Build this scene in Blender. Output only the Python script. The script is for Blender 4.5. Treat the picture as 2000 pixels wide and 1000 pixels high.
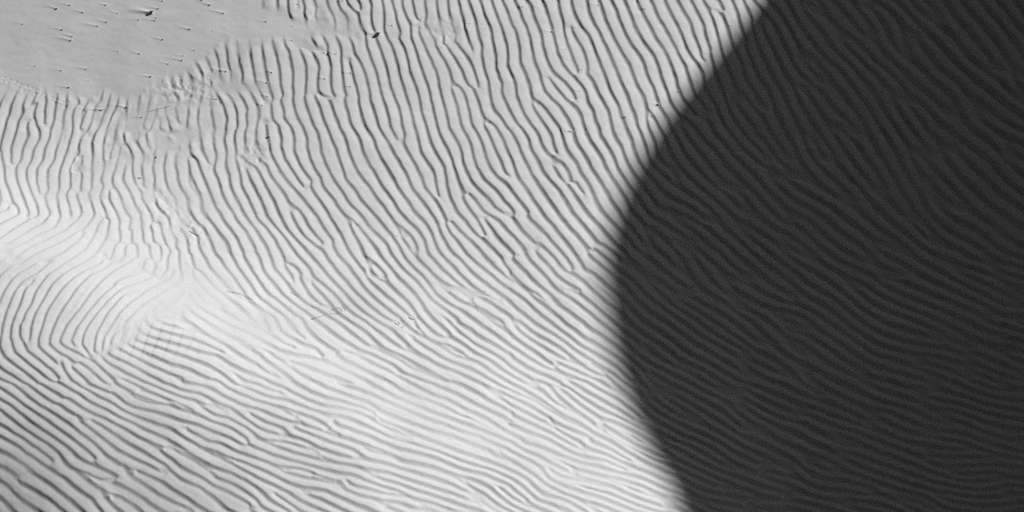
import bpy, math, time
import numpy as np

T0 = time.time()
scene = bpy.context.scene
for o in list(bpy.data.objects): bpy.data.objects.remove(o, do_unlink=True)

# ================================================================ camera, sky, sun, exposure
PITCH = math.radians(50.0); DIST = 30.0; WIDTH = 8.4           # a long lens looking down at a patch of sand about eight metres wide
SUN_EL = math.radians(24.0); SUN_AZ = math.radians(34.8)       # azimuth measured from +x (right) towards +y (away)
CP, SP = math.cos(PITCH), math.sin(PITCH)
CAM = np.array([0.0, -DIST * CP, DIST * SP])
FPX = 2000.0 * DIST / WIDTH
SX, SY = math.cos(SUN_AZ), math.sin(SUN_AZ)

cam = bpy.data.cameras.new("camera"); cam_o = bpy.data.objects.new("camera", cam); scene.collection.objects.link(cam_o)
cam.sensor_width = 36.0; cam.lens = 36.0 * DIST / WIDTH; cam.clip_start = 0.5; cam.clip_end = 4000.0
cam_o.location = CAM; cam_o.rotation_euler = (math.pi / 2 - PITCH, 0.0, 0.0)
scene.camera = cam_o

world = bpy.data.worlds.new("World"); scene.world = world; world.use_nodes = True
nt = world.node_tree; bg = nt.nodes["Background"]
sky = nt.nodes.new("ShaderNodeTexSky"); sky.sky_type = 'NISHITA'; sky.sun_disc = False
sky.sun_elevation = SUN_EL; sky.sun_rotation = math.pi / 2 - SUN_AZ; sky.air_density = 1.0; sky.dust_density = 1.2; sky.ozone_density = 1.0
# black-and-white picture taken through a red filter: the sky counts by its red light, as a grey
sep = nt.nodes.new("ShaderNodeSeparateColor"); comb = nt.nodes.new("ShaderNodeCombineColor")
red = nt.nodes.new("ShaderNodeMath"); red.operation = 'MULTIPLY'; red.inputs[1].default_value = 1.6
blue = nt.nodes.new("ShaderNodeMath"); blue.operation = 'MULTIPLY_ADD'; blue.inputs[1].default_value = -0.6
low = nt.nodes.new("ShaderNodeMath"); low.operation = 'MAXIMUM'; low.inputs[1].default_value = 0.0
nt.links.new(sky.outputs[0], sep.inputs[0]); nt.links.new(sep.outputs[0], red.inputs[0])
nt.links.new(sep.outputs[2], blue.inputs[0]); nt.links.new(red.outputs[0], blue.inputs[2]); nt.links.new(blue.outputs[0], low.inputs[0])
for k in range(3): nt.links.new(low.outputs[0], comb.inputs[k])
nt.links.new(comb.outputs[0], bg.inputs[0]); bg.inputs[1].default_value = 0.056

sun = bpy.data.lights.new("sun", 'SUN'); sun.energy = 5.0; sun.angle = math.radians(0.6); sun.color = (1.0, 1.0, 1.0)
sun_o = bpy.data.objects.new("sun", sun); scene.collection.objects.link(sun_o)
sun_o.rotation_euler = (0.0, math.pi / 2 - SUN_EL, SUN_AZ); sun_o.location = (20, 14, 30)

vs = scene.view_settings; vs.view_transform = 'Standard'; vs.look = 'None'; vs.gamma = 1.0; vs.exposure = 0.57; vs.use_curve_mapping = False
scene.render.engine = 'CYCLES'
scene.cycles.use_denoising = False
scene.cycles.max_bounces = 5; scene.cycles.diffuse_bounces = 4

# ================================================================ survey of the sand (positions as seen in the 2000 x 1000 picture)
def project(x, y, z):
    dx, dy, dz = x - CAM[0], y - CAM[1], z - CAM[2]
    depth = dy * CP - dz * SP
    up = dy * SP + dz * CP
    return 1000.0 + FPX * dx / depth, 500.0 - FPX * up / depth

def ground(u, v, z=0.0):
    a = (np.asarray(u, float) - 1000.0) / FPX; b = (500.0 - np.asarray(v, float)) / FPX
    rx, ry, rz = a, CP + b * SP, -SP + b * CP
    t = (z - CAM[2]) / rz
    return CAM[0] + t * rx, CAM[1] + t * ry

# ripple strike: (u, v, angle of the crest line from vertical, leaning right going down)
STRIKE = np.array([float(q) for q in """
40 215 -17 90 205 -12 455 205 20 405 225 3 570 15 5 670 35 26 750 30 7 850 30 8 950 40 18 620 140 2 720 150 15 900 150 28
550 220 15 700 220 15 850 220 14 950 210 22 1050 30 17 1150 30 25 1250 30 26 1350 30 31 1420 30 17 1100 120 20 1200 130 35 1300 110 25
1150 200 28 1050 200 40 1250 190 22 1200 230 16 1330 170 30 30 290 -18 60 280 -17 100 290 -15 150 270 -10 40 350 12 20 385 22 90 370 6 130 405 12
160 410 18 190 390 20 230 400 25 250 310 0 300 320 0 340 330 8 400 350 22 430 400 25 470 400 27 400 430 32 440 450 32 480 450 40
250 430 -3 220 470 0 300 470 18 350 450 18 20 440 -68 50 450 -60 100 450 -50 130 440 -52 170 455 -45 200 455 -25 215 480 -27 100 480 -70
20 520 -50 10 600 -25 5 640 -10 60 580 -28 60 620 -8 90 580 -30 90 640 -20 130 560 -31 150 620 -25 200 560 -36 200 640 -22
240 590 -37 220 640 -25 280 580 -50 300 560 -58 340 560 -52 180 530 -50 250 520 -62 330 510 4 370 520 5 400 520 20 430 530 38 470 520 33
400 590 48 450 590 53 20 690 60 50 690 52 100 690 60 100 720 55 150 690 60 180 730 48 250 710 68 300 650 66 350 680 70 350 730 65 450 700 60 450 660 62
520 530 30 560 540 35 600 530 40 650 530 44 700 540 40 750 540 38 800 560 42 850 540 37 900 540 38 950 540 42 980 530 38
520 600 50 560 590 52 600 610 46 650 620 58 700 600 54 750 600 50 800 600 50 850 600 45 900 600 50 950 600 50
520 660 57 600 660 46 650 680 50 700 680 60 800 690 53 900 690 60 950 690 55 520 720 60 600 720 67 700 720 62 800 720 57 900 730 62
520 280 10 580 300 12 650 300 18 700 300 22 760 300 27 800 310 25 850 300 20 900 300 18 950 300 22 980 300 22
520 370 27 560 370 38 620 370 33 680 370 37 740 370 32 800 380 34 850 380 20 880 370 10 900 380 25 930 370 42 980 380 42
520 450 35 570 450 35 620 450 35 680 450 27 740 450 37 800 450 37 850 450 29 900 450 31 950 450 34
1020 300 28 1120 300 23 1150 310 25 1200 290 28 1250 290 18 1280 290 20 1050 380 35 1100 380 38 1150 370 28 1200 380 32 1240 370 38 1300 350 54 1350 330 42
1050 450 36 1100 450 42 1150 450 50 1200 450 46 1400 380 55 1450 430 46 1450 300 48 1350 430 56 1420 280 40
1050 560 45 1030 600 46 1100 600 53 1150 560 50 1100 650 60 1150 680 54 1030 700 57 1050 730 60 1200 600 52 1250 560 48 1300 560 49 1350 600 55 1400 560 50
1450 600 58 1300 680 60 1400 680 62 1450 530 51 1050 780 62 1100 780 54 1150 790 57 1050 850 66 1120 840 69 1180 850 62 1050 900 63 1150 920 73 1250 920 69
1050 950 66 1250 980 77 1300 850 61 1400 850 63 1450 950 72 1350 780 60 550 770 70 600 800 71 700 770 70 800 780 64 900 780 60 980 770 58 600 850 70 700 850 67
800 850 69 900 850 66 600 920 70 520 920 61 700 920 72 800 900 71 900 930 67 520 980 62 700 980 70 900 980 70
50 780 52 30 800 50 100 780 59 100 820 57 150 800 58 200 800 65 250 790 65 300 780 66 350 770 65 400 770 64 450 790 63 250 830 67 350 830 64 450 830 66
100 870 61 180 870 61 230 880 56 330 890 60 450 890 64 50 870 54 90 920 55 100 960 50 200 950 52 300 950 64 250 980 52 400 950 56 30 960 55
1550 50 34 1600 100 40 1700 80 44 1550 150 32 1600 200 41 1750 100 39 1800 150 40 1900 100 41 1950 150 42 1550 300 29 1600 300 33 1650 300 28 1700 300 27
1750 300 33 1850 300 45 1800 350 35 1900 330 50 1950 380 62 1520 350 50 1530 430 46 1600 400 60 1650 400 58 1700 450 50 1750 420 47 1800 430 46 1900 430 57
1850 450 72 1600 470 59 1950 470 62 1700 400 46 1530 530 58 1600 560 62 1700 540 60 1800 530 66 1900 520 72 1950 560 72 1850 570 65 1550 620 65 1650 620 56
1750 620 62 1850 620 65 1950 620 75 1550 700 60 1650 700 60 1750 700 69 1850 700 72 1950 700 69 1550 780 62 1650 800 64 1750 800 70 1850 800 78 1950 780 76
1950 820 82 1600 870 68 1700 880 67 1800 880 73 1900 890 77 1950 930 84 1550 930 72 1700 950 72 1800 960 76 1950 980 87""".split()]).reshape(-1, 3)
# spacing of the ripples across the crests, in picture units
SPACE = np.array([float(q) for q in """
40 230 20 150 300 19 60 350 20 150 420 19 60 560 19 200 580 19 330 520 20 450 230 22 300 330 21 600 150 23 600 30 22 800 50 22 1000 50 23 1200 60 24 1400 60 23
750 200 23 950 200 22 1150 180 24 1300 150 23 550 330 22 750 330 23 950 330 21 1150 330 22 450 430 21 650 450 21 850 450 21 1050 450 22 1200 430 22
550 550 20 750 550 20 950 550 20 1100 560 20 600 650 19 800 650 19 1000 650 18 1150 650 17 1100 720 16 1000 800 16 1150 800 15 1050 900 15 1250 920 14 1150 980 16
900 750 17 900 900 18 800 800 18 650 750 19 700 900 19 550 850 19 600 980 19 450 800 20 350 700 18 200 700 18 60 720 19 100 850 22 250 880 24 250 950 28 400 950 24 330 880 23 100 920 25 50 980 27 250 800 18 450 860 19 160 900 25
1350 400 22 1500 300 23 1600 100 24 1750 200 25 1900 150 28 1700 350 24 1900 350 26 1450 550 21 1650 550 22 1850 520 22 1400 700 20 1600 700 21 1800 680 21
1950 650 20 1400 850 18 1600 830 20 1800 800 20 1950 800 17 1500 950 18 1700 930 18 1900 930 16""".split()]).reshape(-1, 3)
# mean brightness of the windward faces -> how far the ground leans to the sun
TONE = np.array([float(q) for q in """
0 50 68 250 50 69 450 60 70 250 150 68 50 150 68 20 230 77 100 300 80 60 400 87 20 440 92 150 475 92 260 530 92 60 570 85 10 620 80 10 700 76 10 800 72 10 900 66 10 980 64
100 900 70 200 880 75 100 700 80 200 650 86 300 600 90 400 610 93 300 700 86 250 780 79 300 870 76 300 980 72 400 950 77 400 800 83 450 720 89 540 660 92
600 750 90 550 850 83 600 950 83 700 780 91 800 900 88 900 850 91 1000 900 90 1000 980 88 1150 900 91 1250 950 91 1100 800 90 1000 750 90 1150 700 87 900 700 88
1100 600 84 900 600 86 800 650 87 700 560 85 600 560 86 500 540 88 1150 500 83 1000 450 81 800 450 81 600 450 81 450 450 83 350 450 86 250 440 88 200 400 84
350 350 82 500 350 80 700 300 78 900 300 78 1100 300 79 1200 200 79 1000 100 77 800 100 76 1200 50 77 1350 50 77 600 150 76 600 50 74 450 220 75 300 250 76
400 300 79 200 300 79 1400 150 77 1350 400 79 1300 600 82 1350 800 85 1450 950 86 1600 100 76 1800 100 76 1600 400 77 1800 400 76 1600 700 79 1900 700 77 1650 930 80 1900 930 78""".split()]).reshape(-1, 3)

# slip-face lines followed on enlargements (x4) of 500 x 250 tiles; each tile: its corner, then lines of x,y pairs
TRACES = [
((0, 0), """115 755 90 820 80 890 50 960 45 1000;205 760 180 830 185 890 140 950 135 1000;270 760 235 830;300 810 270 860 270 910;355 760 365 800 350 870 360 920 350 960;455 760 445 800
440 850 430 930 400 1000;530 750 525 840 500 900 490 1000;575 860 560 930 570 1000;640 870 620 930;680 880 640 940 630 985;740 880 710 950 690 1000;795 920 780 980;220 1000 225 950;295 1000 280 930
610 765 620 800;800 750 795 790;860 750 840 800;1000 760 995 790;1190 960 1180 1000;1330 970 1340 1000;1370 860 1385 920;1470 850 1465 930 1450 1000;1560 840 1555 920 1565 1000;1650 840 1665 930 1680 1000
1790 730 1830 820 1860 890 1850 930 1865 990;1755 840 1775 920 1765 1000;1875 740 1920 810 1940 860 1925 890;1965 730 2000 800;1860 400 1870 460;1960 400 1960 470 1985 560 1995 640;1870 500 1890 580 1880 650;1780 490 1805 550"""),
((500, 0), """165 0 170 70;250 0 260 90 290 150;375 0 390 60 380 110;460 0 480 60 465 125;560 10 580 70 620 130 630 180;640 30 660 75 700 110 720 170 725 225;720 30 760 75 800 115 808 170 830 225 870 265 965 275;800 0 820 40 800 110
890 0 910 50 898 100 905 170 925 240 960 270;985 0 1000 80 1005 190 1000 250 1050 340 1085 430 1110 530 1130 620 1170 720 1190 810 1215 900 1235 1000;1110 310 1160 370 1190 470 1200 560 1250 680 1275 760 1290 870 1330 1000
935 285 970 380 1010 490 1035 590 1050 680 1090 780 1130 880 1140 1000;862 290 870 360 890 430 930 520 950 600 965 670 990 770 1030 880 1050 1000;755 350 775 430 830 500 860 600 890 700 900 790 930 890 965 1000
725 470 750 560 775 660 810 750 800 800 820 890 855 1000;670 420 675 520 680 620 690 700 715 750;690 770 710 860 750 1000;575 780 610 870 650 1000;460 750 510 860 525 940 550 1000;375 770 395 830 425 900 450 1000
285 770 300 850 330 930 370 1000;190 790 230 890 215 915;565 430 590 530 585 620 600 720 630 750;460 450 500 540 485 640 490 710 520 745;360 420 395 520 400 620 385 720;265 430 290 540 290 650 295 740
170 470 185 560 190 650 210 720;50 400 70 500 90 600 100 690 135 760;1060 0 1090 90 1110 180 1140 260 1120 300;1140 0 1150 70 1180 140 1215 190;1220 0 1245 130
1320 30 1330 110 1320 190 1360 250 1385 310 1400 370 1430 400 1480 490 1520 560 1530 640 1540 720 1570 820 1590 920 1600 1000;1415 20 1425 130 1440 220 1470 290 1450 360;1505 0 1510 80 1530 190 1555 260 1540 330
1585 0 1605 120 1630 190 1645 270 1690 370;1660 0 1690 100 1730 200 1745 280 1775 370 1765 430 1780 530 1800 600 1825 660;1755 0 1790 130 1830 220 1855 320 1880 460 1870 530 1900 610 1925 650 1920 720 1950 790 2000 900
1840 0 1890 130 1930 240 1960 330 1975 440 1965 520 2000 590;1920 0 1970 100 2000 200;1220 240 1215 310 1250 400 1280 490 1310 580 1345 670 1365 760 1390 880 1420 1000;1280 260 1310 360 1360 450 1390 520 1415 560 1430 640 1445 740 1480 860 1510 1000
1500 370 1560 460 1610 540 1640 640 1660 670;1590 370 1650 430 1700 530 1735 640;1540 640 1610 690 1640 760 1665 860 1690 1000;1700 690 1740 790 1775 910;1815 660 1830 760 1865 870 1930 930 1960 1000"""),
((1000, 0), """20 0 60 60 80 140 120 230 145 310 165 400 180 490 215 580 235 660 250 710 310 775 380 840 430 920 480 1000;110 0 150 40 165 120 200 220 230 270 250 370 265 440 300 520 330 590 420 640 470 700 500 775
250 30 275 90 300 170 320 260 340 330 360 410 400 500 450 570 520 640 565 700 580 750 580 800 630 860 650 950 690 1000;370 30 380 100 410 180 415 240 430 320 460 400 480 480 525 560
465 225 500 300 550 370 575 460 595 530 580 580 640 640 670 720 710 790 750 860 770 930 780 1000;465 40 500 120 540 210 600 270 630 340 660 420 690 500 720 590 755 670 790 750 835 830 855 920 890 1000
580 0 600 90 640 180 690 270 740 370 770 450 790 510 830 580 860 660 900 740 930 830 960 900 985 1000;680 0 715 100 750 220 800 320 850 400 920 510 950 590 980 690 1030 760 1050 840 1055 930 1060 1000
770 0 820 80 840 160 880 250 930 340 1010 440 1040 520 1070 610 1110 700 1130 780 1160 840 1210 900 1240 1000;880 10 930 110 960 210 1010 310 1070 390 1120 450 1150 540 1180 640 1215 720 1240 810 1290 880
985 30 1050 150 1110 290 1180 380 1230 460 1260 550 1300 690 1340 780 1400 850;1090 10 1150 140 1200 240 1250 330 1300 420 1350 500 1390 630 1430 740 1500 800;1200 10 1250 110 1300 220 1345 320 1370 400 1440 480 1490 580 1510 700 1570 790
1290 10 1350 110 1400 190 1430 290 1480 400 1475 440;1400 10 1450 110 1500 200 1510 280 1550 380 1545 420 1575 490 1590 590 1650 700;1510 20 1550 110 1590 210 1620 310 1640 410 1680 510 1730 620
1570 70 1650 120 1680 210 1710 320 1750 400 1800 500;1630 30 1660 80;1720 0 1760 100 1790 230 1830 310;1810 0 1860 120;1880 0 1950 70;30 240 50 320 65 420 70 490 110 570 140 660 155 770
0 590 35 670 40 760 70 850 110 920 165 1000;150 780 160 840 220 920 270 1000;180 780 250 850 310 920 370 1000;300 620 350 700 430 780 500 850 545 910 570 1000;0 900 50 980;1090 880 1130 950 1145 1000;1150 850 1210 920"""),
((0, 250), """140 0 110 100 80 190;215 0 230 60 180 160 170 250 125 310 130 400 170 510 210 620;310 0 315 80 260 180 255 250 210 330 210 400 250 520 290 600 305 670;400 0 395 70 350 170 340 260 290 320 285 430 305 490;490 0 485 60
475 80 440 180 430 250 370 330 370 420 385 480 350 540 370 610 395 680 340 740;555 90 520 200 480 310 460 380 465 470 440 540 460 620 490 690 430 780;630 120 620 210;550 380 555 470 520 520 545 600 565 690;640 380 635 490
605 520 630 610 650 670 560 760 450 830 330 890;690 510 720 600 740 680 690 760;780 540 815 630 830 690;815 460 780 540;720 130 730 210 715 280;890 90 880 170 860 200;930 140 935 220 905 300;1050 100 1115 180 1130 240 1105 290 1115 350
1215 60 1230 140 1215 210 1200 290 1210 380 1200 430;1300 240 1285 310 1300 400;1375 220 1375 300 1395 400 1430 480 1475 560 1480 640 1520 720 1600 790 1640 880 1690 1000;1480 110 1485 190 1465 280
1490 200 1550 250 1565 330 1600 410 1640 510 1680 620 1740 720 1810 790 1860 880 1900 970;1580 130 1590 190 1620 240;1680 150 1695 220 1675 320 1710 430 1750 540 1800 630 1850 720 1920 800 1990 930;1800 380 1810 470 1860 580 1900 680 2000 800
1880 370 1890 450 1940 560 1990 660;1930 360 1970 430 2000 500;1310 460 1390 560 1380 650 1440 750;860 490 865 570 910 660 940 740 930 790;900 460 945 550 980 640 1020 700;1010 490 1040 570 1100 680 1110 740;1110 560 1165 640;1220 600 1310 710
1200 680 1205 740;1030 720 1000 780;780 740 740 830 680 950;855 740 845 840 780 940;940 820 940 880;1035 820 1035 880;1110 780 1125 880;1170 780 1200 880;1250 760 1290 880;1330 760 1380 880 1370 930;1420 800 1460 870 1470 970
1550 860 1560 940 1590 1000;980 940 985 1000;1075 930 1080 1000;1170 920 1175 1000;1260 940 1265 1000;890 950 880 1000;20 200 30 290 40 410 100 560;90 200 85 270;0 160 15 90 40 0;0 750 150 680;0 870 140 770 240 720"""),
((500, 250), """80 0 85 50 105 140;180 0 200 80 195 160;280 0 300 100 300 180 325 250 360 320 430 400;370 0 400 90 395 150 420 230 460 320 510 390 520 450 590 540 630 600 690 680 740 760 770 830 820 920 840 1000
470 0 495 90 510 170 540 260 580 350 610 420 670 490 720 580 800 660 870 760 950 840 1020 910 1060 1000;560 20 600 100 625 160 650 260 690 340 700 400 770 480 830 570 920 680 1000 780 1060 840 1110 910 1150 1000
650 0 700 70 720 160 750 240 800 340 850 420 920 500 980 600 1050 690 1110 780 1150 880 1210 960 1250 1000;755 0 810 80 830 170 870 260 920 330 950 400 1000 490 1070 570 1110 650 1180 730 1270 800 1320 880 1345 1000
860 0 920 90 950 180 1000 270 1060 380 1110 470 1190 570 1240 660 1310 730 1380 820 1400 900 1440 1000;960 0 1040 110 1090 220 1150 320 1200 410 1240 500 1310 590 1370 680 1420 750 1440 830 1490 920 1540 1000;1050 0 1100 90
1145 0 1165 50 1145 95 1180 190 1250 290 1300 380 1320 470 1400 555 1440 630 1490 720;1245 0 1275 120 1290 200 1350 280 1400 370 1420 520;1335 0 1370 120 1420 210 1470 310 1490 420 1510 520 1550 600 1570 670 1640 730 1700 820 1800 890 1900 1000
1425 0 1450 80 1510 180 1550 310 1580 400 1620 500 1710 550 1770 650 1900 730 2000 840;1510 0 1570 100 1610 200 1620 280 1660 370 1700 440 1790 530 1850 610;1610 0 1670 110 1700 210 1720 310 1780 400 1870 480 1920 550 1990 630
1710 0 1760 110 1790 210 1830 320 1900 400 1960 450 2000 500;1790 0 1840 100 1880 190 1920 270 1945 350;1880 0 1930 90 1960 180 2000 260;1620 540 1660 630 1730 720 1800 840;1480 750 1510 820 1590 900 1650 1000;1540 750 1610 820 1690 890 1790 1000
1780 710 1850 800 1910 890 2000 970;1140 770 1210 840 1270 940 1260 990;700 690 760 720 850 830 930 930 970 1000;110 170 140 250 190 340 250 430 340 520 400 600 470 680 530 790 600 880 600 930 640 1000;210 170 230 250 290 350 360 450
430 470 490 560 550 650 600 730 660 820 700 920 740 1000;0 240 80 290 110 370 170 440 240 540 270 610 290 710 360 830 430 890 520 960 550 1000;280 600 350 650 390 740 460 840 520 900;0 310 50 400 100 500 150 590 180 680 230 780 290 850 360 920 430 1000
0 500 60 620 90 710 170 790 230 860 300 960 330 1000;0 710 80 780 150 880 210 1000;0 820 90 930 100 1000"""),
((1000, 250), """0 240 35 370 90 440 150 530 210 620 250 690 330 780 400 870 480 980;0 40 50 130 90 220 130 300 170 390 240 500 310 590 370 680 450 780 540 880 600 960;80 0 140 100 140 150 210 260 240 340 290 410 370 490 430 590 490 680 560 780 650 890
180 0 220 70 230 140 320 235 330 300 370 380 430 440 500 540 560 640 640 730 720 820 800 910;330 240 400 280 450 350 455 410 430 440;280 0 305 60 320 130 340 190;390 60 420 170 510 280 525 340 590 430 640 530 680 630 760 720 830 790 920 870
490 30 495 110 560 200 610 310 670 400 730 490 790 590 860 700 940 790 1000 870;580 30 620 120 690 220 740 330 800 420 880 530 930 640 1010 730;680 0 690 70 750 150 800 250 820 330 890 420 960 520 1040 640;780 0 810 80 870 180 885 250 930 330 1000 430 1080 530
890 0 930 90 960 190 990 270 1050 340 1120 430;990 0 1030 110 1060 220 1100 300 1180 370;1060 0 1110 110 1140 230;1150 0 1210 130;0 490 60 570 120 650;120 700 180 760 270 840 350 930 400 1000;20 730 80 810 150 880;0 830 80 920 110 980
640 930 700 1000;650 905 730 920 800 980"""),
((0, 500), """0 370 40 280 100 180;0 660 30 530 60 420 120 280 180 200 240 160;80 640 85 580 120 480 160 380 200 240;155 610 160 540;240 640 240 560 270 460 330 360 410 220 480 150 580 90;190 470 250 380 290 270 370 150
300 650 330 570 360 460 420 350 500 240 570 180 660 120 780 70;390 650 430 530 480 430 560 320 620 240 720 140;460 670 530 530 620 430 720 290 820 170 900 110 1030 40;555 660 600 560 700 440 800 320 900 240;640 690 660 600 720 500 830 370 960 250 1140 190
740 720 760 600 840 450 960 310;850 580 950 430;1040 460 1110 380 1230 310 1360 230;0 710 30 790 100 840 200 910 290 1000;100 700 110 760 200 820 300 900 390 970;195 700 220 750 310 810 400 880 450 940;300 650 300 710 350 760 430 830
380 690 440 740 520 780 580 830;460 680 560 740 640 770;640 840 720 900 800 980;490 830 500 880 560 980;570 880 640 940 690 1000;0 870 100 940 180 1000;790 870 860 940 910 1000;870 790 960 830 1060 870 1170 940 1260 1000;880 860 980 920 1080 960 1140 1000
1090 810 1180 860 1290 910 1340 930;1180 700 1300 740 1420 790 1600 850 1730 920 1830 1000;1170 790 1270 820 1350 860 1470 890 1610 970;1280 670 1420 710 1560 760 1690 780;1640 630 1750 690 1850 760 2000 840;1700 780 1800 850 1900 900 2000 940
1310 0 1310 100;1400 0 1410 100 1430 200;1500 0 1520 80 1510 140;1600 0 1630 80 1700 160 1780 250;1700 0 1760 90 1850 200 1900 270;1810 0 1870 110 1960 220 2000 300;1900 0 1960 100 2000 160;1530 100 1600 150 1690 260"""),
((500, 500), """0 160 60 260 100 310 160 330 270 430;20 0 60 130 150 230 200 300 290 370 380 430;110 0 150 120 230 190 290 280 390 370 470 410;220 50 250 120 290 170;240 50 310 90 355 140 340 180 380 240 420 310 510 390
330 0 390 60 430 110 450 170 540 240 600 290 680 380 760 460 860 510;440 230 520 300 580 380;430 0 500 80 590 180 680 280 770 380 850 450 960 520 1040 560 1120 640 1220 730 1340 800;540 0 620 110 700 200 790 300 880 380 960 460 1080 520
650 0 720 80 800 190 870 280 960 370 1050 440 1130 490;750 0 830 100 870 180 960 270 1080 370 1190 460 1240 540 1310 600;860 40 900 120 960 190 1020 210 1100 290 1200 380 1260 480 1340 560 1410 630 1470 640;870 20 950 70 1000 140 1030 190
970 0 1040 80 1100 170 1200 260 1280 350 1320 430 1420 530 1500 610;1070 0 1130 90 1240 180 1310 260 1370 340 1480 420 1570 490 1580 520;1150 0 1230 90 1330 190 1390 290 1480 370 1600 430 1700 500 1800 570 2000 720
1240 0 1360 120 1430 200 1550 250 1650 320 1710 370;1420 230 1520 300 1600 370 1680 390;1360 0 1450 110 1560 200 1680 290 1790 350 1900 420 2000 490;1460 0 1550 100 1660 220 1780 300 1900 350;1560 0 1700 140 1830 250 1940 330 2000 380
1650 0 1750 80 1870 180 2000 290;1770 0 1870 100 2000 200;450 500 560 580 640 640 740 700 800 740 950 790 1080 860 1130 920 1250 960;540 460 650 520 760 620 870 700 1000 760 1130 820 1260 900 1400 960
640 460 760 540 870 600 910 660 990 720 1150 790 1300 880 1480 980;940 590 1020 640 1130 720 1270 780 1350 810 1470 890;1150 520 1240 600 1380 670 1500 740 1600 800 1740 830 1830 900 1950 980;1480 690 1600 750 1700 820;1520 640 1620 700 1710 770
1590 530 1680 580 1760 650 1870 700 2000 770;1740 780 1840 830 1940 910 2000 940;1490 880 1620 940 1760 1000;150 500 190 590 290 660 370 700 480 720;360 490 400 570 470 650 550 710 620 750;0 640 140 720 290 790 450 800
0 760 80 830 200 900 300 980;310 830 480 900 640 960 760 1000;540 820 660 870 780 930 900 990;630 790 740 850 870 910 980 960;790 770 930 850 1050 900 1180 980"""),
((1000, 500), """110 0 190 90 280 170 330 260 450 330 580 430 680 510 800 610 900 690;0 30 100 130 190 220 300 310 360 390 480 470 600 570 720 640 850 740 950 830;0 150 100 260 170 330 260 390 330 460 450 560 560 640 690 720 830 800 940 900
110 260 190 290 260 350;0 270 90 340 210 450 330 550 440 640 560 720 700 800 830 880 900 960;0 390 100 470 220 560 340 620 450 710 600 810 740 890 860 980;40 510 130 580 230 650 350 700 460 790 570 880;0 510 60 590 160 660 280 740 400 800 520 850
0 630 100 700 220 790 340 880 390 920;0 720 120 790 230 860 380 920 500 960;0 800 120 880 260 940 380 1000;0 880 130 960;210 0 300 90 350 160 440 230 530 270;400 260 520 300 640 390 760 490 870 590;310 0 370 80 440 130
410 0 460 70 465 130 560 210 620 270 740 370 850 440;500 0 540 60 560 110 640 150 720 220 830 310 900 370;600 0 700 80 810 170 900 250;700 0 800 90 900 170;600 850 690 880 770 960"""),
((1000, 750), """300 20 370 110 430 160;340 20 440 90 560 190 680 270 760 350 880 430 1000 500 1150 560;0 10 120 70 260 150 400 250 520 310 640 390 780 460 900 540 1050 620 1200 690;0 110 130 170 270 260;0 60 150 120 300 210 430 290 560 350 650 400
0 180 120 230 220 290 350 360 480 440 600 510 740 560 860 620 1000 680 1150 740;260 290 400 340 520 390 620 410;0 250 130 310 280 380 430 460 560 520;0 330 150 400 300 440 450 540 600 590 730 600 850 650
100 470 250 510 380 560 520 610 680 650 800 690 1000 740 1200 830;0 460 100 530 230 580 370 660 520 730 680 770 800 820 950 890 1150 960;0 540 130 600 230 660 290 750 400 800 560 860 700 900 900 980;0 610 120 680 200 740 280 800 390 860
0 680 110 740 190 830 250 880 400 900 520 970;0 750 120 830 200 910 320 950;0 820 90 890 180 970;0 890 130 960;400 730 560 760 720 810;820 740 900 770 970 790;480 0 600 80 720 150 850 220 910 250;600 0 720 70 860 150 960 230
740 290 850 320 960 380 1080 450 1180 520"""),
((500, 750), """0 60 120 110 250 130 370 180 500 220 590 260 640 330 750 370 900 410 990 470 1120 510 1300 560 1450 610 1620 680 1800 720 2000 800;0 0 100 40 210 75;260 60 380 110 500 170 640 190 780 210 880 260 960 320 1060 360 1200 420;110 0 250 40
300 0 440 80 560 120 680 140 820 180 920 230 990 290 1120 330 1240 400 1400 460 1560 530 1700 570 1850 620 2000 690;480 0 620 60 720 90 870 150 980 220 1100 270 1250 330 1400 380 1550 410 1660 470 1800 510;620 240 720 270 830 330 950 370
240 190 340 230 450 270 540 330 640 390;0 130 100 150 200 190 270 240 360 290;0 190 100 240 220 280 330 310 450 350 560 390 650 430;0 260 80 310 200 340 250 390;0 340 100 380 230 410 350 440 460 490 580 540 720 580 870 600 1010 620 1150 670 1300 720 1480 770
290 340 400 380 500 430 620 470 760 510 860 590;680 420 790 460 900 490 990 520;850 510 950 540 1080 560 1150 620 1280 640 1420 670 1520 710 1650 790;90 440 220 450 340 490 460 530 580 600;0 420 80 460 200 510 340 550 470 590 560 620
0 500 130 560 280 600 430 640 570 680 700 720;0 580 130 630 200 680 330 720 480 750 590 770;170 640 330 660 480 710 640 760 760 800 900 830 1050 870 1160 880;600 610 760 640 860 690 960 740 1100 780 1250 840 1400 880 1600 950
720 700 850 760 980 800 1100 830 1170 870;870 670 1050 700 1200 760 1350 810 1500 850;660 770 700 830 830 880 950 910 1000 950 1130 1000;0 660 130 710 250 780 400 830 550 840 660 890 800 960 900 1000;0 740 130 790 260 850 350 920 480 980
0 810 120 920 250 990;350 850 480 900 600 950 700 1000;950 910 1080 920 1200 970;1510 700 1650 740 1800 800 1980 940;640 0 740 40;760 30 870 80 1000 130 1150 190 1300 260 1450 310 1600 370 1750 410
880 0 1000 60 1100 110 1250 170 1400 240 1560 290 1700 350 1850 400 2000 460;1060 0 1160 70 1300 120 1400 150 1540 220;1200 0 1380 100 1500 130 1650 210 1800 280 1900 340;1400 10 1560 80 1700 160 1850 230 2000 290;1570 0 1700 60 1850 150 2000 220"""),
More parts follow.
